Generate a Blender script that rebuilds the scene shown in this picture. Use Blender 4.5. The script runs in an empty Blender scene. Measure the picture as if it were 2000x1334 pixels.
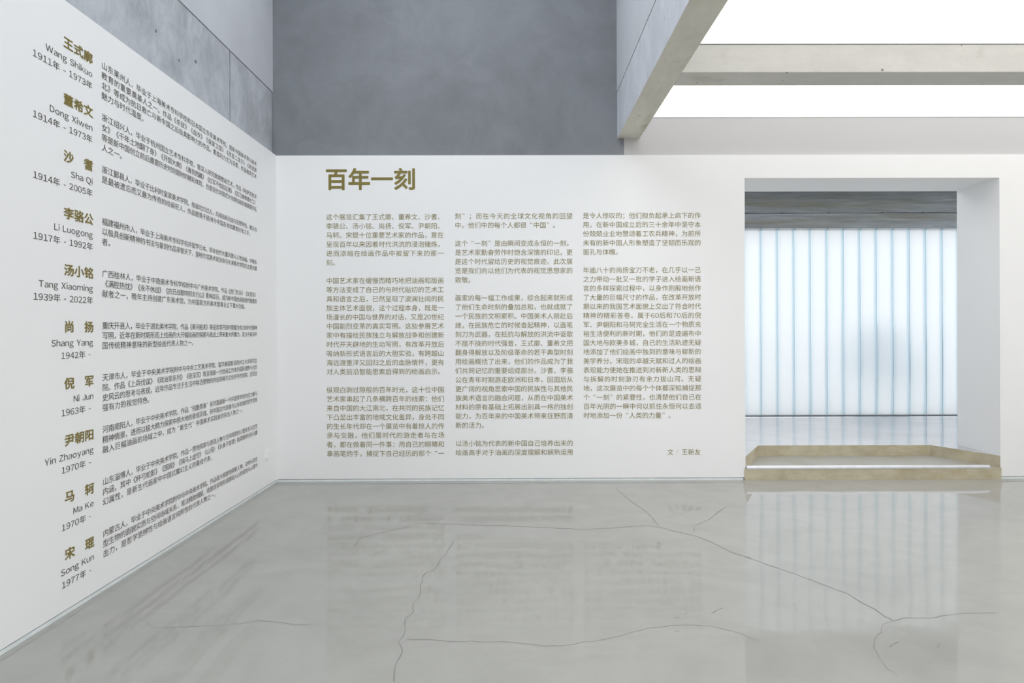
import bpy, bmesh, math, random
from mathutils import Matrix, Vector

random.seed(7)
scene = bpy.context.scene
COL = scene.collection

# ------------------------------------------------------------------ camera
F_PX, PPX, PPY = 1030.0, 1012.0, 648.0
cam_data = bpy.data.cameras.new('camera')
cam_data.sensor_width = 36.0
cam_data.lens = 36.0 * F_PX / 2000.0
cam_data.shift_x = (1000.0 - PPX) / 2000.0
cam_data.shift_y = (PPY - 667.0) / 2000.0
cam_data.clip_start = 0.05
cam = bpy.data.objects.new('camera', cam_data)
COL.objects.link(cam)
CAM_LOC = Vector((0.0, 0.0, 1.5))
CAM_ROT = (Matrix.Rotation(-0.0039, 4, 'Z') @ Matrix.Rotation(math.pi / 2, 4, 'X')
           @ Matrix.Rotation(-0.003, 4, 'Z'))
cam.matrix_world = Matrix.Translation(CAM_LOC) @ CAM_ROT
scene.camera = cam

# ------------------------------------------------------------------ sky and exposure
world = bpy.data.worlds.new('overcast_sky')
scene.world = world
world.use_nodes = True
bg = world.node_tree.nodes['Background']
bg.inputs['Color'].default_value = (0.985, 0.997, 1.015, 1)
bg.inputs['Strength'].default_value = 2.95
vs = scene.view_settings
vs.view_transform = 'Standard'
vs.look = 'None'
vs.exposure = 0.0
vs.gamma = 1.0
vs.use_curve_mapping = False
scene.cycles.use_denoising = True
scene.cycles.max_bounces = 14
scene.cycles.diffuse_bounces = 9
scene.cycles.transmission_bounces = 10
scene.cycles.transparent_max_bounces = 16

# ------------------------------------------------------------------ measures (metres)
D = 5.30            # white back wall face
W = 2.40            # white left wall face at x = -W
WALL_TOP = 3.275
CLAD_B, CLAD_L = 0.04, 0.055     # boards stand proud of the concrete
DB = 5.815          # rear face of the back wall
DG = 7.83           # channel glass wall
OX0, OX1, OZ = 2.305, 4.88, 3.04  # opening
Z1, Z2 = 0.117, 0.234
BEAM_X0, BEAM_X1, BEAM_Z, BEAM_J = 1.03, 1.26, 3.455, 3.925
GLZ = 3.665         # underside of the rooflight glazing
RX, RY = 8.0, -6.0  # right and rear limits of the room
TALL = 5.5


def ray(px, py):
    d = Vector(((px - PPX) / F_PX, -(py - PPY) / F_PX, -1.0))
    return CAM_ROT.to_3x3() @ d


def on_y(px, py, y):
    d = ray(px, py)
    return CAM_LOC + d * ((y - CAM_LOC.y) / d.y)


def on_x(px, py, x):
    d = ray(px, py)
    return CAM_LOC + d * ((x - CAM_LOC.x) / d.x)


def on_z(px, py, z):
    d = ray(px, py)
    return CAM_LOC + d * ((z - CAM_LOC.z) / d.z)


# ------------------------------------------------------------------ materials
def new_mat(name):
    m = bpy.data.materials.new(name)
    m.use_nodes = True
    nt = m.node_tree
    return m, nt, nt.nodes['Principled BSDF']


def node(nt, kind, **kw):
    n = nt.nodes.new(kind)
    for k, v in kw.items():
        if k in n.inputs:
            n.inputs[k].default_value = v
        else:
            setattr(n, k, v)
    return n


def mapped(nt, scale):
    tc = node(nt, 'ShaderNodeTexCoord')
    mp = node(nt, 'ShaderNodeMapping')
    mp.inputs['Scale'].default_value = scale
    nt.links.new(tc.outputs['Object'], mp.inputs['Vector'])
    return mp.outputs['Vector']


def noise(nt, scale, detail=4.0, rough=0.55, stretch=(1, 1, 1), distort=0.0):
    n = node(nt, 'ShaderNodeTexNoise')
    n.inputs['Scale'].default_value = scale
    n.inputs['Detail'].default_value = detail
    n.inputs['Roughness'].default_value = rough
    n.inputs['Distortion'].default_value = distort
    nt.links.new(mapped(nt, stretch), n.inputs['Vector'])
    return n.outputs['Fac']


def ramp(nt, fac, stops):
    r = node(nt, 'ShaderNodeValToRGB')
    el = r.color_ramp.elements
    while len(el) > 1:
        el.remove(el[-1])
    el[0].position, el[0].color = stops[0][0], (*stops[0][1], 1)
    for p, c in stops[1:]:
        e = el.new(p)
        e.color = (*c, 1)
    nt.links.new(fac, r.inputs['Fac'])
    return r.outputs['Color']


def mix(nt, a, b, fac, mode='MIX'):
    m = node(nt, 'ShaderNodeMix', data_type='RGBA', blend_type=mode)
    if isinstance(fac, float):
        m.inputs[0].default_value = fac
    else:
        nt.links.new(fac, m.inputs[0])
    for sock, v in ((m.inputs[6], a), (m.inputs[7], b)):
        if isinstance(v, tuple):
            sock.default_value = (*v, 1)
        else:
            nt.links.new(v, sock)
    return m.outputs[2]


def bump(nt, bsdf, height, strength, dist):
    b = node(nt, 'ShaderNodeBump')
    b.inputs['Strength'].default_value = strength
    b.inputs['Distance'].default_value = dist
    nt.links.new(height, b.inputs['Height'])
    nt.links.new(b.outputs['Normal'], bsdf.inputs['Normal'])


def grey(v):
    return (v, v, v)


def mul(c, k):
    return tuple(x * k for x in c)


def paint(name, col):
    m, nt, b = new_mat(name)
    c = ramp(nt, noise(nt, 0.9, 3), [(0.35, mul(col, 0.985)), (0.65, col)])
    nt.links.new(c, b.inputs['Base Color'])
    b.inputs['Roughness'].default_value = 0.75
    b.inputs['Specular IOR Level'].default_value = 0.25
    bump(nt, b, noise(nt, 160, 2), 0.04, 0.002)
    return m


def concrete(name, col, contrast=0.16, stretch=(1, 1, 1), scale=2.0, fine=None, pits=True, rough=0.7, tint=None):
    """cast concrete: cloudy tone, streaks along the form boards, small blow holes"""
    m, nt, b = new_mat(name)
    cloud = ramp(nt, noise(nt, scale, 6, 0.6, stretch, 0.6),
                 [(0.25, mul(col, 1 - contrast)), (0.5, col), (0.8, mul(col, 1 + contrast))])
    fs = fine or (scale * 5, 0.5)
    streak = ramp(nt, noise(nt, fs[0], 5, 0.65, stretch, 1.0),
                  [(0.3, grey(1 - fs[1] * contrast)), (0.6, grey(1.0)), (0.8, grey(1 + 0.4 * fs[1] * contrast))])
    c = mix(nt, cloud, streak, 1.0, 'MULTIPLY')
    if tint:
        c = mix(nt, c, tint[0], ramp(nt, noise(nt, tint[1], 4, 0.6, stretch, 0.4),
                                     [(tint[2], grey(0.0)), (tint[3], grey(tint[4]))]))
    if pits:
        v = node(nt, 'ShaderNodeTexVoronoi')
        v.inputs['Scale'].default_value = 5.5
        nt.links.new(mapped(nt, (1, 1, 1)), v.inputs['Vector'])
        size = noise(nt, 3.1, 1)
        sub = node(nt, 'ShaderNodeMath', operation='MULTIPLY')
        nt.links.new(size, sub.inputs[0])
        sub.inputs[1].default_value = 0.11
        lt = node(nt, 'ShaderNodeMath', operation='LESS_THAN')
        nt.links.new(v.outputs['Distance'], lt.inputs[0])
        nt.links.new(sub.outputs[0], lt.inputs[1])
        c = mix(nt, c, mul(col, 0.35), lt.outputs[0])
    nt.links.new(c, b.inputs['Base Color'])
    b.inputs['Roughness'].default_value = rough
    b.inputs['Specular IOR Level'].default_value = 0.3
    bump(nt, b, noise(nt, 28, 5, 0.6, stretch), 0.12, 0.01)
    return m


def polished(name, col, rough=0.13, wave=0.10, spec=0.5):
    """ground and sealed concrete floor, slightly wavy, so its mirror image wobbles"""
    m, nt, b = new_mat(name)
    big = ramp(nt, noise(nt, 0.55, 5, 0.6, (1, 1, 1), 0.5),
               [(0.28, mul(col, 0.90)), (0.5, col), (0.75, mul(col, 1.06))])
    swirl = ramp(nt, noise(nt, 2.0, 6, 0.62, (0.85, 1.3, 1), 1.2),
                 [(0.3, grey(0.93)), (0.55, grey(1.0)), (0.75, grey(1.035))])
    speck = ramp(nt, noise(nt, 42, 3, 0.5), [(0.22, grey(0.80)), (0.34, grey(1.0))])
    c = mix(nt, mix(nt, big, swirl, 1.0, 'MULTIPLY'), speck, 0.6, 'MULTIPLY')
    nt.links.new(c, b.inputs['Base Color'])
    r = ramp(nt, noise(nt, 1.7, 5, 0.6, (1, 1, 1), 0.8),
             [(0.3, grey(rough * 0.75)), (0.7, grey(rough * 1.9))])
    nt.links.new(r, b.inputs['Roughness'])
    b.inputs['Specular IOR Level'].default_value = spec
    bump(nt, b, noise(nt, 2.4, 2, 0.4), wave, 0.012)
    return m


def plain(name, col, rough=0.5, metal=0.0):
    m, nt, b = new_mat(name)
    c = ramp(nt, noise(nt, 14, 3), [(0.3, mul(col, 0.93)), (0.7, mul(col, 1.04))])
    nt.links.new(c, b.inputs['Base Color'])
    b.inputs['Roughness'].default_value = rough
    b.inputs['Metallic'].default_value = metal
    return m


M = {}
M['white'] = paint('white_wall_paint', (0.83, 0.83, 0.83))
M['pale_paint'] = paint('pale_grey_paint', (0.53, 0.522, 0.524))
M['plaster'] = concrete('dark_grey_plaster', (0.215, 0.225, 0.245), 0.20, (1, 1, 1), 1.0, (4.5, 0.4), False, 0.8)
M['conc_band'] = concrete('streaked_cast_concrete', (0.455, 0.474, 0.505), 0.24, (1.3, 1.3, 0.75), 2.6, (9, 0.75), True)
M['conc_smooth'] = concrete('smooth_cast_concrete', (0.53, 0.545, 0.58), 0.06, (1, 1, 0.5), 1.6, (8, 0.3), False)
M['conc_pale'] = concrete('pale_cast_concrete', (0.58, 0.57, 0.53), 0.09, (0.7, 1.5, 1.5), 1.8, (9, 0.5), True,
                          tint=((0.30, 0.29, 0.22), 2.5, 0.60, 0.78, 0.6))
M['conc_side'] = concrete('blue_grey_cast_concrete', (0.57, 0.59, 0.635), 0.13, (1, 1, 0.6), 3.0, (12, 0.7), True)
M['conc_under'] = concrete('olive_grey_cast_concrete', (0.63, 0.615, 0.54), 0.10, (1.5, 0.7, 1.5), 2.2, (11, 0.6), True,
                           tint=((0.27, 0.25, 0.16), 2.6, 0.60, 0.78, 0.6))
M['conc_board'] = concrete('board_marked_concrete', (0.29, 0.31, 0.33), 0.36, (0.35, 1, 7.0), 2.2, (6, 1.1), False,
                           tint=((0.20, 0.185, 0.12), 0.9, 0.42, 0.75, 0.8))
M['conc_riser'] = concrete('tan_step_concrete', (0.50, 0.455, 0.335), 0.16, (1, 1, 1.6), 3.2, (12, 0.5), False,
                           tint=((0.34, 0.27, 0.15), 3.4, 0.48, 0.72, 0.75))
M['floor'] = polished('polished_grey_concrete', (0.325, 0.323, 0.302), 0.028, 0.24)
M['floor_up'] = polished('polished_pale_concrete', (0.46, 0.46, 0.475), 0.05, 0.04, 0.6)
M['tread'] = concrete('sealed_tread_concrete', (0.36, 0.355, 0.33), 0.08, (1, 1, 1), 2.5, (9, 0.4), False, 0.35,
                      tint=((0.27, 0.235, 0.15), 2.8, 0.45, 0.75, 0.6))
M['crack'] = plain('dark_floor_mark', (0.17, 0.17, 0.155), 0.8)  # dark grey of the floor cracks and scuff marks
M['alu'] = plain('satin_aluminium', (0.74, 0.79, 0.80), 0.45, 0.0)
M['steel'] = plain('bright_steel', (0.72, 0.73, 0.76), 0.38, 0.6)
M['gap'] = plain('shadow_gap', (0.06, 0.065, 0.07), 0.9)
M['gold'] = plain('gold_vinyl', (0.205, 0.160, 0.028), 0.5)
M['gold_text'] = plain('olive_gold_vinyl', (0.215, 0.180, 0.038), 0.5)
M['ink'] = plain('dark_olive_vinyl', (0.060, 0.057, 0.042), 0.5)
M['plastic'] = plain('white_plastic', (0.84, 0.84, 0.84), 0.35)
M['rubber'] = plain('dark_gasket', (0.16, 0.18, 0.19), 0.6)
M['gasket'] = plain('grey_gasket', (0.33, 0.37, 0.40), 0.6)
M['paving'] = plain('pale_paving', (0.80, 0.81, 0.81), 0.8)
M['leaf'] = plain('blue_green_foliage', (0.34, 0.42, 0.50), 0.7)
M['bark'] = plain('grey_bark', (0.12, 0.10, 0.09), 0.8)


def frosted_channel():
    m, nt, b = new_mat('frosted_channel_glass')
    nt.nodes.remove(b)
    out = nt.nodes['Material Output']
    rf = node(nt, 'ShaderNodeBsdfRefraction')
    rf.inputs['Color'].default_value = (0.640, 0.645, 0.648, 1)
    rf.inputs['Roughness'].default_value = 0.5
    rf.inputs['IOR'].default_value = 1.12
    tr = node(nt, 'ShaderNodeBsdfTranslucent')
    tr.inputs['Color'].default_value = (0.70, 0.725, 0.74, 1)
    gl = node(nt, 'ShaderNodeBsdfGlossy')
    gl.inputs['Roughness'].default_value = 0.12
    gl.inputs['Color'].default_value = (0.9, 0.95, 1, 1)
    a = node(nt, 'ShaderNodeMixShader')
    a.inputs[0].default_value = 0.45
    nt.links.new(rf.outputs[0], a.inputs[1])
    nt.links.new(tr.outputs[0], a.inputs[2])
    c = node(nt, 'ShaderNodeMixShader')
    fr = node(nt, 'ShaderNodeFresnel')
    fr.inputs['IOR'].default_value = 1.25
    nt.links.new(fr.outputs[0], c.inputs[0])
    nt.links.new(a.outputs[0], c.inputs[1])
    nt.links.new(gl.outputs[0], c.inputs[2])
    nt.links.new(c.outputs[0], out.inputs['Surface'])
    bp = node(nt, 'ShaderNodeBump')
    bp.inputs['Strength'].default_value = 0.15
    bp.inputs['Distance'].default_value = 0.004
    nt.links.new(noise(nt, 38, 2, 0.5, (1, 1, 2.5)), bp.inputs['Height'])
    for s in (rf, gl):
        nt.links.new(bp.outputs['Normal'], s.inputs['Normal'])
    return m


def flange_glass():
    m, nt, b = new_mat('clear_blue_flange_glass')
    nt.nodes.remove(b)
    out = nt.nodes['Material Output']
    rf = node(nt, 'ShaderNodeBsdfRefraction')
    rf.inputs['Color'].default_value = (0.785, 0.88, 0.92, 1)
    rf.inputs['Roughness'].default_value = 0.25
    rf.inputs['IOR'].default_value = 1.06
    nt.links.new(rf.outputs[0], out.inputs['Surface'])
    return m


def roof_glass(name, col):
    m, nt, b = new_mat(name)
    nt.nodes.remove(b)
    out = nt.nodes['Material Output']
    t = node(nt, 'ShaderNodeBsdfTransparent')
    t.inputs['Color'].default_value = (*col, 1)
    tl = node(nt, 'ShaderNodeBsdfTranslucent')
    tl.inputs['Color'].default_value = (*col, 1)
    a = node(nt, 'ShaderNodeMixShader')
    a.inputs[0].default_value = 0.12
    nt.links.new(t.outputs[0], a.inputs[1])
    nt.links.new(tl.outputs[0], a.inputs[2])
    nt.links.new(a.outputs[0], out.inputs['Surface'])
    return m


M['channel'] = frosted_channel()
M['flange'] = flange_glass()
M['roofglass'] = roof_glass('white_rooflight_glass', (0.87, 0.86, 0.845))
M['added_hallglass'] = roof_glass('added_cool_hall_glass', (0.975, 0.99, 1.0))
M['added_passglass'] = roof_glass('added_rooflight_glass', (0.85, 0.86, 0.87))

# ------------------------------------------------------------------ builders


def link(name, me, parent=None):
    o = bpy.data.objects.new(name, me)
    COL.objects.link(o)
    if parent is not None:
        o.parent = parent
    return o


def mesh_obj(name, bm, mats, parent=None, bevel=0.0):
    if bevel > 0:
        bmesh.ops.bevel(bm, geom=list(bm.edges), offset=bevel, segments=2, affect='EDGES', profile=0.5)
    me = bpy.data.meshes.new(name)
    bm.to_mesh(me)
    bm.free()
    for m in (mats if isinstance(mats, (list, tuple)) else [mats]):
        me.materials.append(M[m])
    return link(name, me, parent)


def add_box(bm, x0, x1, y0, y1, z0, z1):
    v = [bm.verts.new(p) for p in ((x0, y0, z0), (x1, y0, z0), (x1, y1, z0), (x0, y1, z0),
                                   (x0, y0, z1), (x1, y0, z1), (x1, y1, z1), (x0, y1, z1))]
    for q in ((0, 3, 2, 1), (4, 5, 6, 7), (0, 1, 5, 4), (1, 2, 6, 5), (2, 3, 7, 6), (3, 0, 4, 7)):
        bm.faces.new([v[i] for i in q])


def boxes(name, lst, mat, parent=None, bevel=0.0):
    bm = bmesh.new()
    for b in lst:
        add_box(bm, *b)
    return mesh_obj(name, bm, mat, parent, bevel)


def prism(bm, poly, z0, z1, top=0, side=0):
    lo = [bm.verts.new((x, y, z0)) for x, y in poly]
    hi = [bm.verts.new((x, y, z1)) for x, y in poly]
    n = len(poly)
    f = bm.faces.new(hi)
    f.material_index = top
    bm.faces.new(lo[::-1]).material_index = side
    for i in range(n):
        j = (i + 1) % n
        bm.faces.new((lo[i], lo[j], hi[j], hi[i])).material_index = side


def structure(o):
    o['kind'] = 'structure'
    return o


def tag(o, label, cat, group=None):
    o['label'] = label
    o['category'] = cat
    if group:
        o['group'] = group
    return o


def empty(name, loc=(0, 0, 0)):
    o = bpy.data.objects.new(name, None)
    o.empty_display_size = 0.1
    COL.objects.link(o)
    o.location = loc
    return o


# ================================================================== room shell
floor = structure(boxes('floor', [(-W - CLAD_L, RX, RY, D + 0.2, -0.15, 0.0)], 'floor'))

SK = 0.028   # white boards stop this far above the floor
structure(boxes('wall_back', [
    (-W, OX0, D, DB, SK, WALL_TOP),
    (OX1, RX, D, DB, SK, WALL_TOP),
    (OX0, OX1, D, DB, OZ, WALL_TOP),
    (-W, OX0, D + 0.02, DB, 0.0, SK),
    (OX1, RX, D + 0.02, DB, 0.0, SK)], 'white'))
structure(boxes('wall_left', [
    (-W - CLAD_L, -W, RY, D + CLAD_B, SK, WALL_TOP),
    (-W - CLAD_L, -W - 0.02, RY, D + CLAD_B, 0.0, SK)], 'white'))
structure(boxes('wall_right', [(RX, RX + 0.2, RY, D + 0.5, 0.0, GLZ)], 'white'))
structure(boxes('wall_rear', [(-W - 0.3, RX + 0.2, RY - 0.2, RY, 0.0, TALL)], 'white'))

# plastered wall over the boards; the part right of the long beam stops at the rooflight
structure(boxes('wall_back_upper', [
    (-W - 0.3, 1.10, D + CLAD_B, DB, WALL_TOP, TALL)], 'plaster'))
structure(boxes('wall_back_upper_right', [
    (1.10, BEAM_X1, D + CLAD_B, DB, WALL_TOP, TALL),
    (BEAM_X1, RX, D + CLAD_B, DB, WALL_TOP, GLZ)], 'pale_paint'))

# cast concrete wall over the left boards: streaked lower band in panels, smooth upper wall
XL = -W - CLAD_L
up_left = structure(boxes('wall_left_upper', [(XL - 0.25, XL - 0.012, RY, D + CLAD_B, WALL_TOP - 0.05, TALL)], 'gap'))
YJ = on_x(449, 165, XL).y
G = 0.004
boxes('concrete_panel', [(XL - 0.012, XL, YJ + 0.009, D + CLAD_B - 0.012, WALL_TOP, BEAM_J - G)], 'conc_band', up_left)
boxes('concrete_panel', [(XL - 0.012, XL, YJ - 3.6, YJ - 0.009, WALL_TOP, BEAM_J - G)], 'conc_band', up_left)
boxes('concrete_panel', [(XL - 0.012, XL, RY, YJ - 3.6 - G * 2, WALL_TOP, BEAM_J - G)], 'conc_band', up_left)
boxes('upper_panel', [(XL - 0.012, XL + 0.004, RY, D + CLAD_B, BEAM_J + G, TALL)], 'conc_smooth', up_left)

# skirting strips
structure(boxes('baseboard_left', [(-W - 0.02, -W - 0.003, RY, D + 0.01, 0.0005, 0.021)], 'alu'))
structure(boxes('baseboard_back', [(-W - 0.003, OX0 - 0.02, D + 0.003, D + 0.02, 0.0005, 0.021)], 'alu'))
structure(boxes('baseboard_right', [(OX1 + 0.003, RX, D + 0.003, D + 0.02, 0.0005, 0.021)], 'alu'))

# ------------------------------------------------------------------ beams and rooflight
lb = empty('long_concrete_beam', (BEAM_X0, D, BEAM_Z))
lb_inv = lb.location.copy()


def local(o, root):
    o.location = -root.location
    return o


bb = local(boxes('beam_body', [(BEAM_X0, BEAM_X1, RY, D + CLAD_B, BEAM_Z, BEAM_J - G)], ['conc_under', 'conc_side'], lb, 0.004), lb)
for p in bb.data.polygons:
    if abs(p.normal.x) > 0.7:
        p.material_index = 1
local(boxes('joint', [(BEAM_X0 + 0.012, BEAM_X1 - 0.012, RY, D + CLAD_B, BEAM_J - G, BEAM_J + G)], 'gap', lb), lb)
local(boxes('upstand', [(BEAM_X0 - 0.002, BEAM_X1, RY, D + CLAD_B, BEAM_J + G, TALL)], 'conc_smooth', lb), lb)
tag(lb, 'long grey concrete beam with tall upstand running from the back wall towards the viewer', 'beam')

YB0 = on_z(1700, 141, BEAM_Z).y
YB1 = on_z(1700, 167, BEAM_Z).y
cb = boxes('concrete_crossbeam', [(BEAM_X1, RX, YB0, YB1, BEAM_Z, GLZ)], 'conc_pale', None, 0.004)
tag(cb, 'pale concrete crossbeam spanning under the white rooflight, parallel to the back wall', 'beam')

sky = structure(empty('window_1', (3.7, 2.0, GLZ)))
for y0, y1 in ((YB1 - 0.06, D + CLAD_B + 0.1), (RY, YB0 + 0.06)):
    p = boxes('pane', [(BEAM_X1 - 0.02, RX + 0.1, y0, y1, GLZ + 0.002, GLZ + 0.014)], 'roofglass', sky)
    local(p, sky)
structure(boxes('trim_2', [(BEAM_X1, RX, YB0 - 0.003, YB0 + 0.01, GLZ - 0.001, GLZ + 0.006)], 'rubber'))
structure(boxes('trim_1', [(BEAM_X1, RX, D + CLAD_B - 0.002, D + CLAD_B + 0.02, GLZ, GLZ + 0.006)], 'rubber'))

# roof of the tall hall, with an unseen rooflight added to light it
TX0, TX1, TY0, TY1 = -2.2, 0.8, -5.5, 4.9
structure(boxes('ceiling', [
    (XL - 0.3, TX0, RY - 0.2, DB, TALL, TALL + 0.2),
    (TX1, BEAM_X1, RY - 0.2, DB, TALL, TALL + 0.2),
    (TX0, TX1, RY - 0.2, TY0, TALL, TALL + 0.2),
    (TX0, TX1, TY1, DB, TALL, TALL + 0.2)], 'conc_smooth'))
sky2 = structure(empty('added_hall_rooflight', (0, 0, TALL)))
local(boxes('pane', [(TX0 - 0.05, TX1 + 0.05, TY0 - 0.05, TY1 + 0.05, TALL + 0.21, TALL + 0.225)], 'added_hallglass', sky2), sky2)

# ------------------------------------------------------------------ steps and passage behind the opening
CX0, CX1 = 0.9, 8.9
YT = 5.82
bm = bmesh.new()
prism(bm, [(CX0, DB), (OX0, DB), (OX0, D), (2.669, YT), (4.577, YT), (OX1, D), (OX1, DB), (CX1, DB), (CX1, DG + 0.2), (CX0, DG + 0.2)],
      -0.15, Z2, 0, 1)
structure(mesh_obj('floor_passage', bm, ['floor_up', 'conc_riser']))

step = empty('concrete_step', ((OX0 + OX1) / 2, D, 0))
bm = bmesh.new()
prism(bm, [(OX0 - 0.012, D - 0.006), (OX1 + 0.006, D - 0.006), (OX1, D), (4.577, YT), (2.669, YT), (OX0, D)], 0.0, Z1, 0, 1)
local(mesh_obj('step_body', bm, ['tread', 'conc_riser'], step), step)
bm = bmesh.new()
prof = [(D - 0.010, Z1 - 0.006), (D + 0.03, Z1 - 0.006), (D + 0.05, Z1 + 0.003), (D + 0.044, Z1 + 0.009), (D + 0.006, Z1 + 0.026), (D - 0.006, Z1 + 0.020), (D - 0.010, Z1 + 0.008)]
n0 = [bm.verts.new((OX0 + 0.01, y, z)) for y, z in prof]
n1 = [bm.verts.new((OX1 - 0.11, y, z)) for y, z in prof]
bm.faces.new(n0)
bm.faces.new(n1[::-1])
for i in range(len(prof)):
    j = (i + 1) % len(prof)
    bm.faces.new((n0[j], n0[i], n1[i], n1[j]))
ns = local(mesh_obj('nosing', bm, 'steel', step), step)
ns['label'] = 'bright metal edge strip'
tag(step, 'low tan concrete step with bright metal nosing in the wall opening', 'step')

structure(boxes('wall_passage_left', [(CX0 - 0.2, CX0, DB, DG + 0.2, Z2, 3.6)], 'white'))
structure(boxes('wall_passage_right', [(CX1, CX1 + 0.2, D + 0.5, DG + 0.2, Z2, 3.6)], 'white'))
structure(boxes('ceiling_passage', [(CX0 - 0.2, CX1 + 0.2, DB - 0.01, 6.1, 3.6, 3.66),
                                    (CX0 - 0.2, CX1 + 0.2, 7.3, DG + 0.3, 3.6, 3.66)], 'white'))
sky3 = structure(empty('added_passage_rooflight', (4.5, 6.7, 3.65)))  # unseen rooflight, added to brighten the passage
local(boxes('pane', [(CX0 - 0.2, CX1 + 0.2, 6.06, 7.34, 3.662, 3.674)], 'added_passglass', sky3), sky3)
structure(boxes('wall_passage_front', [(RX, CX1, D + 0.5, DB, 0.0, 3.6), (CX0 - 0.2, RX, DB - 0.1, DB, WALL_TOP, 3.6)], 'white'))

GT = on_y(1660, 445, DG).z       # glass head
GJ = on_y(1660, 416, DG).z       # board joint
sp = structure(empty('wall_passage_spandrel', (4.5, DG, GT)))
local(boxes('concrete_board', [(CX0, CX1, DG, DG + 0.2, GT, GJ - 0.004)], 'conc_board', sp), sp)
local(boxes('concrete_board', [(CX0, CX1, DG + 0.003, DG + 0.2, GJ + 0.004, 3.6)], 'conc_board', sp), sp)
local(boxes('joint', [(CX0, CX1, DG + 0.02, DG + 0.19, GJ - 0.004, GJ + 0.004)], 'gap', sp), sp)
for x in (3.95, 4.65, 5.45, 6.05):
    local(boxes('formwork_nail', [(x, x + 0.022, DG - 0.004, DG + 0.03, GJ - 0.004, GJ + 0.008)], 'gap', sp), sp)

# channel glass: one U-shaped plank per bay, flanges pointing outdoors
win = structure(empty('window_3', (4.5, DG, Z2)))
PITCH = 0.2461
J0 = on_y(1487.5, 640, DG).x
T, FL = 0.007, 0.06
bm = bmesh.new()
w = PITCH - 0.004
U = [(0, 0), (w, 0), (w, FL), (w - T, FL), (w - T, T), (T, T), (T, FL), (0, FL)]
prism(bm, U, Z2 + 0.02, GT)
bmesh.ops.recalc_face_normals(bm, faces=bm.faces)
for f in bm.faces:                 # the plate is frosted, the two flanges are clear
    if f.calc_center_median().y > T + 0.001:
        f.material_index = 1
first = local(mesh_obj('glass_channel', bm, ['channel', 'flange'], win), win)
k0, k1 = -10, 18
for k in range(k0, k1 + 1):
    x = J0 + PITCH * k + 0.002
    if x < CX0 - 0.1 or x + w > CX1 + 0.1:
        continue
    o = first if first is not None else None
    if o is None:
        o = link('glass_channel', ch_me, win)
    else:
        ch_me = o.data
        first = None
    o.location = Vector((x, DG, 0)) - win.location
local(boxes('sill_rail', [(CX0, CX1, DG - 0.012, DG + 0.07, Z2, Z2 + 0.013)], 'rubber', win), win)
local(boxes('gasket', [(J0 + PITCH * k - 0.0012, J0 + PITCH * k + 0.0012, DG + 0.001, DG + 0.012, Z2 + 0.02, GT)
                       for k in range(-9, 18)], 'gasket', win), win)

# ------------------------------------------------------------------ outdoors, blurred by the glass
structure(boxes('ground_outside', [(-60, 70, DG + 0.2, 90, -0.4, -0.05)], 'paving'))


def shrub(name, base, h, r, label):
    root = empty(name, base)
    bm = bmesh.new()
    for i in range(26):
        a, u = random.uniform(0, 6.28), random.uniform(0, 1)
        rr = r * math.sqrt(random.uniform(0.05, 1)) * (1 - 0.5 * u)
        c = Vector((math.cos(a) * rr, math.sin(a) * rr, h * (0.3 + 0.65 * u)))
        bmesh.ops.create_icosphere(bm, subdivisions=2, radius=r * random.uniform(0.3, 0.48),
                                   matrix=Matrix.Translation(c) @ Matrix.Diagonal((1, 1, 1.2, 1)))
    for v in bm.verts:
        v.co += Vector((random.uniform(-1, 1), random.uniform(-1, 1), random.uniform(-1, 1))) * 0.05 * r
    mesh_obj('foliage', bm, 'leaf', root)
    bm = bmesh.new()
    bmesh.ops.create_cone(bm, segments=10, radius1=0.07, radius2=0.04, depth=h * 0.5, cap_ends=True,
                          matrix=Matrix.Translation((0, 0, h * 0.25)))
    mesh_obj('stem', bm, 'bark', root)
    return tag(root, label, 'shrub')


shrub('garden_shrub', (9.15, 13.2, -0.05), 1.55, 0.7, 'blurred blue-grey shape seen through the frosted channel glass')

# ------------------------------------------------------------------ hairline cracks in the floor


def crack(pts, width=0.003, jit=0.006, name='crack'):
    P = [on_z(x, y, 0.0) for x, y in pts]
    Q = []
    for a, b in zip(P, P[1:]):
        n = max(2, int((b - a).length / 0.03))
        for i in range(n):
            Q.append(a.lerp(b, i / n) + Vector((random.uniform(-jit, jit), random.uniform(-jit, jit), 0)))
    Q.append(P[-1])
    verts, faces = [], []
    for i, q in enumerate(Q):
        d = (Q[min(i + 1, len(Q) - 1)] - Q[max(i - 1, 0)])
        d.z = 0
        d.normalize()
        s = Vector((-d.y, d.x, 0)) * width * 0.5 * random.uniform(0.45, 1.25)
        for t in (s, -s):
            verts.append((q.x + t.x, q.y + t.y, 0.0005))
    for i in range(len(Q) - 1):
        faces.append((2 * i, 2 * i + 1, 2 * i + 3, 2 * i + 2))
    me = bpy.data.meshes.new(name)
    me.from_pydata(verts, [], faces)
    me.materials.append(M['crack'])
    link(name, me, floor)


def z4(l):
    return [(600 + x / 2.222, 930 + y / 2.222) for x, y in l]


def z5(l):
    return [(1300 + x / 2.857, 930 + y / 2.857) for x, y in l]


def z1(l):
    return [(x / 3.333, 940 + y / 3.333) for x, y in l]


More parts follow.
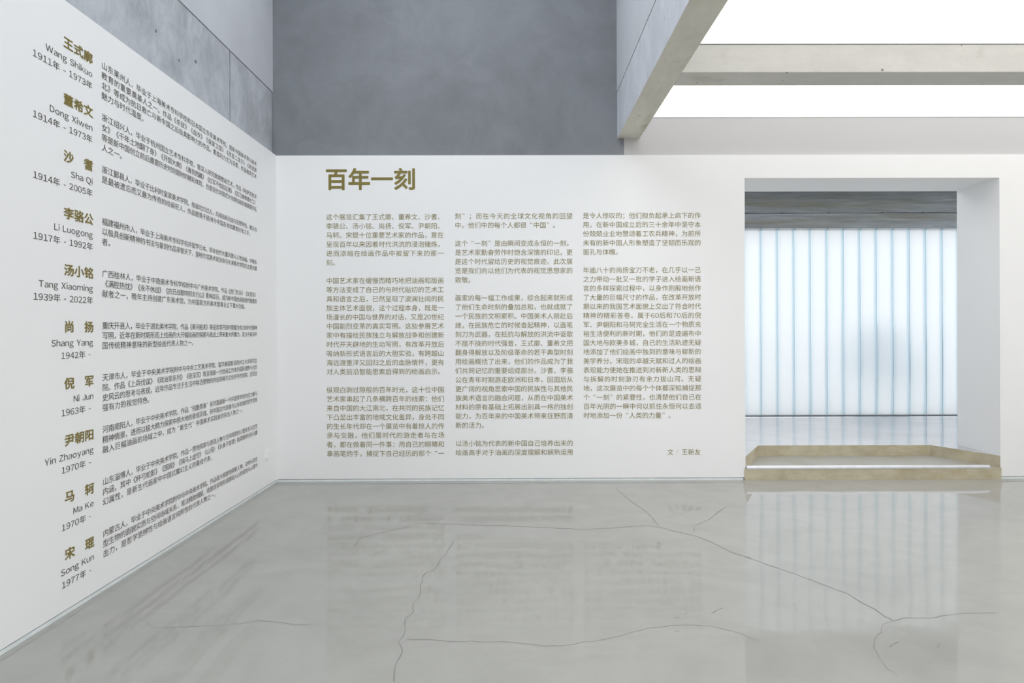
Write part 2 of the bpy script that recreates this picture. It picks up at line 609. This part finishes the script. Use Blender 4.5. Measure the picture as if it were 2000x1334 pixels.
crack(z4([(205, 305), (215, 285), (240, 265), (330, 245), (420, 225), (480, 205), (640, 208), (760, 215), (860, 215),
          (1000, 222), (1200, 232), (1340, 225), (1450, 215), (1520, 220), (1600, 240), (1680, 258), (1760, 290),
          (1840, 330), (1920, 355)]) +
      z5([(458, 455), (560, 490), (650, 522), (760, 560), (860, 600), (960, 635), (1010, 655), (1080, 695),
          (1160, 740), (1230, 785), (1268, 806)]), 0.0075)
crack(z5([(1268, 806), (1350, 788), (1440, 795), (1520, 785), (1600, 770), (1700, 765), (1850, 760)]), 0.004)
crack(z5([(1268, 806), (1210, 832), (1200, 870), (1170, 905), (1160, 960), (1190, 1010), (1240, 1075), (1300, 1120)]), 0.003)
crack(z4([(635, 280), (610, 330), (580, 355), (555, 400), (510, 425), (495, 470), (490, 520), (465, 545), (455, 600),
          (425, 620), (420, 680), (400, 720), (410, 760), (385, 810), (375, 890)]), 0.0038)
crack(z4([(430, 705), (600, 715), (850, 720), (1000, 735), (1100, 738), (1250, 715), (1380, 685), (1480, 660),
          (1640, 645), (1760, 650), (1860, 675), (1960, 715)]), 0.003)
crack(z4([(1340, 55), (1400, 105), (1480, 160), (1525, 215)]), 0.006)
crack(z4([(1820, 130), (1740, 190), (1680, 215), (1675, 250)]), 0.005)
crack(z1([(960, 925), (1000, 955), (1290, 945), (1400, 940), (1500, 935), (1560, 925), (1680, 908), (1800, 915),
          (1930, 935), (2000, 935)]), 0.0028)

for q in ([(1250, 955), (1275, 935), (1300, 925)], [(1515, 957), (1532, 933)], [(52, 866), (78, 863)],
          [(260, 765), (290, 745), (320, 735)], [(100, 773), (122, 762)], [(55, 790), (80, 788)]):
    crack(z5(q), 0.005, 0.001, 'scuff_mark')

# ------------------------------------------------------------------ socket plate on the left wall
a, b = on_x(515.7, 888, -W), on_x(524, 888, -W)
cy, cz, hs = (a.y + b.y) / 2, (a.z + b.z) / 2, 0.043
so = empty('wall_socket', (-W, cy, cz))
boxes('plate', [(0.0005, 0.009, -hs, hs, -hs, hs)], 'plastic', so, 0.002)
boxes('rocker', [(0.009, 0.0115, -0.027, 0.027, -0.029, 0.029)], 'plastic', so, 0.001)
tag(so, 'small white square plate low on the left wall near the corner', 'switch plate')

# ================================================================== lettering
GLYPHS = {}


def glyph(ch, bold):
    key = (ch, bold)
    if key not in GLYPHS:
        src = ch
        if '!' <= ch <= '~' and ch != '-':
            src = chr(ord(ch) + 0xFEE0)          # sans digits and letters drawn on the square em
        c = bpy.data.curves.new('glyph', 'FONT')
        c.body = src
        c.size = 1.0
        c.resolution_u = 3
        o = bpy.data.objects.new('glyph', c)
        COL.objects.link(o)
        me = bpy.data.meshes.new_from_object(o.evaluated_get(bpy.context.evaluated_depsgraph_get()))
        vs_ = [(v.co.x, v.co.y) for v in me.vertices]
        fs_ = [tuple(p.vertices) for p in me.polygons]
        bpy.data.objects.remove(o)
        bpy.data.curves.remove(c)
        bpy.data.meshes.remove(me)
        if src != ch and vs_:                    # proportional width for latin and digits
            lo = min(v[0] for v in vs_)
            hi = max(v[0] for v in vs_)
            sb = 0.05
            if ch == '/':
                vs_ = [(x * 0.42, y) for x, y in vs_]
                lo, hi = lo * 0.42, hi * 0.42
            if ch.isdigit():
                adv = 0.60
                vs_ = [(x - (lo + hi) / 2 + adv / 2, y) for x, y in vs_]
            else:
                adv = hi - lo + 2 * sb
                vs_ = [(x - lo + sb, y) for x, y in vs_]
        elif ch == ' ':
            vs_, fs_, adv = [], [], 0.35
        elif ch == '-':
            vs_ = [(0.06 + (x - 0.04) * 1.25, y * 0.8 + 0.13) for x, y in vs_]
            adv = 0.42
        elif ch == '\u3000':
            vs_, fs_, adv = [], [], 1.0
        elif ch in '“”':
            dx = 0.5 if ch == '“' else 0.10
            vs_ = [(x * 0.9 + dx, y + 0.10) for x, y in vs_]
            adv = 1.0
        else:
            adv = 1.0
        if bold > 0 and vs_:                     # heavier weight: the outline swept round a small circle
            av, af = [(x, y, 0.0) for x, y in vs_], list(fs_)
            for j in range(12):
                a_ = j * math.pi / 6
                k_ = len(av)
                av += [(x + bold * math.cos(a_), y + bold * math.sin(a_), (j + 1) * 0.00004) for x, y in vs_]
                af += [tuple(i + k_ for i in q) for q in fs_]
            vs_, fs_ = av, af
        GLYPHS[key] = (vs_, fs_, adv)
    return GLYPHS[key]


def line_width(text, bold=0.0):
    return sum(glyph(c, bold)[2] for c in text)


def line_mesh(name, text, em, mat, u0, z, place, parent, bold=0.0, fit=None, align='left', track=0.0):
    """one row of letters; u0 = where it starts (or ends), z = middle of the em square"""
    adv = [glyph(c, bold)[2] * em + track * em for c in text]
    if fit is not None and len(text) > 1:
        last = glyph(text[-1], bold)[2] * em
        have = sum(adv[:-1]) + last
        extra = (fit - have) / (len(text) - 1)
        adv = [a_ + extra for a_ in adv]
    total = sum(adv)
    u = u0 - total if align == 'right' else u0
    verts, faces = [], []
    base = z - 0.38 * em
    for c, a_ in zip(text, adv):
        v, f, _ = glyph(c, bold)
        n = len(verts)
        verts += [place(u + p[0] * em, base + p[1] * em, p[2] if len(p) > 2 else 0.0) for p in v]
        faces += [tuple(i + n for i in q) for q in f]
        u += a_
    me = bpy.data.meshes.new(name)
    org = Vector(parent.location)
    me.from_pydata([tuple(Vector(p) - org) for p in verts], [], faces)
    me.materials.append(M[mat])
    o = link(name, me, parent)
    if len(text) > 1:
        o['kind'] = 'stuff'
    return o


def on_back(u, z, h=0.0):
    return (u, D - 0.0012 - h, z)


def on_left(u, z, h=0.0):
    return (-W + 0.0012 + h, u, z)


PXM = D / F_PX

# title
tp = on_y(637, 350, D)
em = 44.4 * PXM
title = empty('exhibition_title', (tp.x, D, tp.z))
for i, c in enumerate('百年一刻'):
    line_mesh('character', c, em, 'gold', tp.x - 0.05 * em + i * em, tp.z, on_back, title, 0.024)
tag(title, 'large bold gold four-character heading at the top left of the back wall', 'lettering')

COL1 = """这个展览汇集了王式廓、董希文、沙耆、
李骆公、汤小铭、尚扬、倪军、尹朝阳、
马轲、宋琨十位重要艺术家的作品，意在
呈现百年以来因着时代洪流的浸泡锤炼，
进而浓缩在绘画作品中被留下来的那一
刻。

中国艺术家在缓慢而精巧地把油画和版画
等方法变成了自己的与时代贴切的艺术工
具和语言之后，已然呈现了波澜壮阔的民
族主体艺术面貌，这个过程本身，既是一
场漫长的中国与世界的对话，又是20世纪
中国剧烈变革的真实写照。这些参展艺术
家中有描绘民族独立与解放战争和创建新
时代开天辟地的生动写照，有改革开放后
吸纳新形式语言后的大胆实验，有跨越山
海远渡重洋又回归之后的血脉情怀，更有
对人类前沿智能思索后得到的绘画启示。

纵观白驹过隙般的百年时光，这十位中国
艺术家串起了几条横跨百年的线索：他们
来自中国的大江南北，在共同的民族记忆
下凸显出丰富的地域文化差异，身处不同
的生长年代却在一个展览中有着惊人的传
承与交融，他们是时代的游走者与在场
者，都在做着同一件事：用自己的眼睛和
拿画笔的手，捕捉下自己经历的那个“一"""
COL2 = """刻”；而在今天的全球文化视角的回望
中，他们中的每个人都很“中国”。

这个“一刻”是由瞬间变成永恒的一刻，
是艺术家勤奋劳作时饱含深情的印记，更
是这个时代留给历史的视觉痕迹。此次展
览是我们向以他们为代表的视觉思想家的
致敬。

画家的每一幅工作成果，综合起来就形成
了他们生命时刻的叠加总和，也就成就了
一个民族的文明累积。中国美术人前赴后
继，在民族危亡的时候奋起精神，以画笔
刻刀为武器，在抵抗与解放的洪流中讴歌
不屈不挠的时代强音，王式廓、董希文把
翻身得解放以及阶级革命的若干典型时刻
用绘画概括了出来，他们的作品成为了我
们共同记忆的重要组成部分。沙耆、李骆
公在青年时期游走欧洲和日本，回国后从
更广阔的视角思索中国的民族性与其他民
族美术语言的融合问题，从而在中国美术
材料的原有基础上拓展出别具一格的独创
能力，为百年来的中国美术带来狂野而清
新的活力。

以汤小铭为代表的新中国自己培养出来的
绘画高手对于油画的深度理解和娴熟运用"""
COL3 = """是令人惊叹的；他们担负起承上启下的作
用，在新中国成立后的三十余年中坚守本
份兢兢业业地赞颂着工农兵精神，为前所
未有的新中国人形象塑造了坚韧而乐观的
面孔与体魄。

年逾八十的尚扬宝刀不老，在几乎以一己
之力带动一批又一批的学子进入绘画新语
言的多样探索过程中，以身作则般地创作
了大量的巨幅尺寸的作品，在改革开放时
期以来的我国艺术面貌上交出了符合时代
精神的精彩答卷。属于60后和70后的倪
军、尹朝阳和马轲完全生活在一个物质充
裕生活便利的新时期，他们的足迹遍布中
国大地与欧美多城，自己的生活轨迹无疑
地添加了他们绘画中独到的意味与崭新的
美学养分。宋琨的卓越天赋和过人的绘画
表现能力使她在推进到对新新人类的思辩
与拆解的时刻游刃有余力拔山河。无疑
地，这次展览中的每个个体都深知捕捉那
个“一刻”的紧要性，也清楚他们自己在
百年光阴的一瞬中何以抓住永恒何以去适
时地添加一份“人类的力量”。"""


def set_block(name, text, u0, z0, em_, pitch, width, mat, place, loc, label, cat):
    root = empty(name, loc)
    rows = text.split('\n')
    for i, r in enumerate(rows):
        if not r:
            continue
        ends = i + 1 == len(rows) or not rows[i + 1]
        full = line_width(r) * em_ > width * 0.93
        fit = width if (full and not (ends and r[-1] == '。')) else None
        if fit is not None and r[-1] in '，、':
            fit = width + 0.02 * em_
        line_mesh('text_line', r, em_, mat, u0, z0 - i * pitch, place, root, 0.0, fit)
    return tag(root, label, cat)


EM_B = 12.76 * PXM
for t, x0, x1, y0, lab in ((COL1, 637, 866.5, 424.0, 'left column of small olive-gold text under the large heading'),
                           (COL2, 888.5, 1118, 422.2, 'middle column of small olive-gold text on the back wall'),
                           (COL3, 1138.5, 1368.5, 421.2, 'right column of small olive-gold text nearest the opening')):
    p0, p1 = on_y(x0, y0, D), on_y(x1, y0, D)
    set_block('wall_text', t, p0.x - 0.03 * EM_B, p0.z, EM_B, 17.75 * PXM, p1.x - p0.x + 0.06 * EM_B, 'gold_text',
              on_back, (p0.x, D, p0.z), lab, 'lettering')
pb = on_y(1368.5, 882.8, D)
by = empty('byline', (pb.x, D, pb.z))
line_mesh('text_line', '文 / 王新友', EM_B, 'gold_text', pb.x + 0.03 * EM_B, pb.z, on_back, by, 0.0, None, 'right')
tag(by, 'short olive-gold credit line below the right text column', 'lettering')

PEOPLE = [
    ('王式廓', 'Wang Shikuo', '1911年 - 1973年',
     '山东莱州人，毕业于上海美术专科学校和日本国立东京美术学校。是新中国美术界与美术\n教育的重要奠基人之一。作品《杀敌》《血衣》《保家卫国》《改造二流子》《转战陕\n北》等成为抗日救亡与新中国之后极具影响力的作品。素描功力尤为深厚，作品极具艺术\n魅力与时代温度。'),
    ('董希文', 'Dong Xiwen', '1914年 - 1973年',
     '浙江绍兴人，毕业于杭州国立艺术专科学校，曾深入研究敦煌壁画艺术。作品《哈萨克牧羊\n女》《千年土地翻了身》《开国大典》《春到西藏》《红军不怕远征难》《百万雄师渡长江》\n等是新中国创立前后重要历史时刻题材的精彩体现，也是现代中国式大场景绘画的最重要开拓\n人之一。'),
    ('沙　耆', 'Sha Qi', '1914年 - 2005年',
     '浙江鄞县人，毕业于比利时皇家美术学院。绘画功力过人，风格独具自由与狂野特色，被认为\n是最被遗忘而又最为传奇的绘画狂人，作品散落于欧洲与中国各地收藏爱好者之手。'),
    ('李骆公', 'Li Luogong', '1917年 - 1992年',
     '福建福州市人，毕业于上海美术专科学校并留学日本。早年创作大量风景与人物油画，中晚年\n以极具创新精神的书法与篆刻作品享誉天下，是哈尔滨美术家协会与天津美术学院的主要创建\n者。'),
    ('汤小铭', 'Tang Xiaoming', '1939年 - 2022年',
     '广西桂林人，毕业于中南美术专科学校附中与广州美术学院。作品《虎门民兵》《女委员》\n《满腔热忱》《永不休战》《抗日战歌响彻太行山》影响至巨，成为新中国绘画面貌的重要贡\n献者之一，晚年主持创建广东美术馆，为中国南方的美术馆事业立下重大功勋。'),
    ('尚　扬', 'Shang Yang', '1942年 - ',
     '重庆开县人，毕业于湖北美术学院，作品《黄河船夫》等是改革开放时期最为有力的时代精神\n写照，近年在新时期形而上绘画的大尺幅绘画的探索与表达上带来重大传播力，是当今最具中\n国传统精神意味的新型绘画代表人物之一。'),
    ('倪　军', 'Ni Jun', '1963年 - ',
     '天津市人，毕业于中央美术学院附中与中央工艺美术学院，留学美国新泽西州立大学研究生\n院。作品《上兵伐谋》《政治家系列》《夜深沉》等呈现新一代绘画工作者的国际视野与对历\n史风云的思考与表现，近年作品专注于生活中鲜活景物的内在隐喻与文化符号的探索，呈现出\n强有力的视觉特色。'),
    ('尹朝阳', 'Yin Zhaoyang', '1970年 - ',
     '河南南阳人，毕业于中央美术学院。作品“残酷青春”系列直面新一代中国青年的内在力量与\n精神情景，进而以极大精力探索中原大地的景观灵魂，将中国古代造像与山水绘画的哲学背景\n融入巨幅油画的场域之中，成为“新生代”中国美术实践者的突出人物之一。'),
    ('马　轲', 'Ma Ke', '1970年 - ',
     '山东淄博人，毕业于中央美术学院。作品一贯地探索与表现人物与空间场景的心理关系与空灵\n内涵，其中《杯弓蛇影》《围观》《骑马上虚空》《山河》《长鼻子查理》极具精神分析与魔\n幻属性，是新生代画家中中国式魔幻主义的最佳代表。'),
    ('宋　琨', 'Song Kun', '1977年 - ',
     '内蒙古人，毕业于中央美术学院附中与中央美术学院。作品极大程度地探索人物、动物与混合\n型生物的面貌实质与空间场域关系，笔法精致细腻，收放自如地形成撼动人心的视觉与心理冲\n击力，是哲学思辨性与绘画语言纯粹性的代表人物之一。'),
]
ORD = ['topmost', 'second', 'third', 'fourth', 'fifth', 'sixth', 'seventh', 'eighth', 'ninth', 'lowest']


def which(noun, k, tail):
    if k in (0, 9):
        return '%s %s %s' % (ORD[k], noun, tail)
    return '%s %s from the top %s' % (ORD[k], noun, tail)


YB_L, YB_R = on_x(199, 640, -W).y, on_x(502, 640, -W).y
YN_R = on_x(182, 640, -W).y
ZB0, ZB9 = on_x(205, 130.3, -W).z, on_x(205, 1041.4, -W).z
ZN0, ZN9 = on_x(173, 111.5, -W).z, on_x(173, 1061.5, -W).z
EM_S = (YB_R - YB_L) / 39.0
EM_N = 0.0655
EM_L = 0.0455
for k, (cn, en, yr, bio) in enumerate(PEOPLE):
    zn = ZN0 + (ZN9 - ZN0) * k / 9
    zb = ZB0 + (ZB9 - ZB0) * k / 9
    nm = empty('artist_name', (-W, YN_R, zn))
    for i, c in enumerate(cn):
        if c != '\u3000':
            line_mesh('character', c, EM_N, 'gold', YN_R + 0.04 * EM_N - (3 - i) * EM_N, zn, on_left, nm, 0.023)
    line_mesh('latin_name', en, EM_L, 'ink', YN_R, zn - 0.0865, on_left, nm, 0.0, None, 'right', 0.0)['label'] = 'thin dark latin letters'
    line_mesh('years', yr, EM_L, 'ink', YN_R, zn - 0.1535, on_left, nm, 0.0, None, 'right', 0.02)['label'] = 'thin dark dates'
    tag(nm, which('bold gold name with thin dates', k, 'on the left wall'), 'lettering', 'artist names on the left wall')
    bo = set_block('artist_biography', bio, YB_L, zb, EM_S, 0.0586, YB_R - YB_L, 'ink', on_left, (-W, YB_L, zb),
                   which('small dark paragraph', k, 'on the left wall'), 'lettering')
    bo['group'] = 'biographies on the left wall'
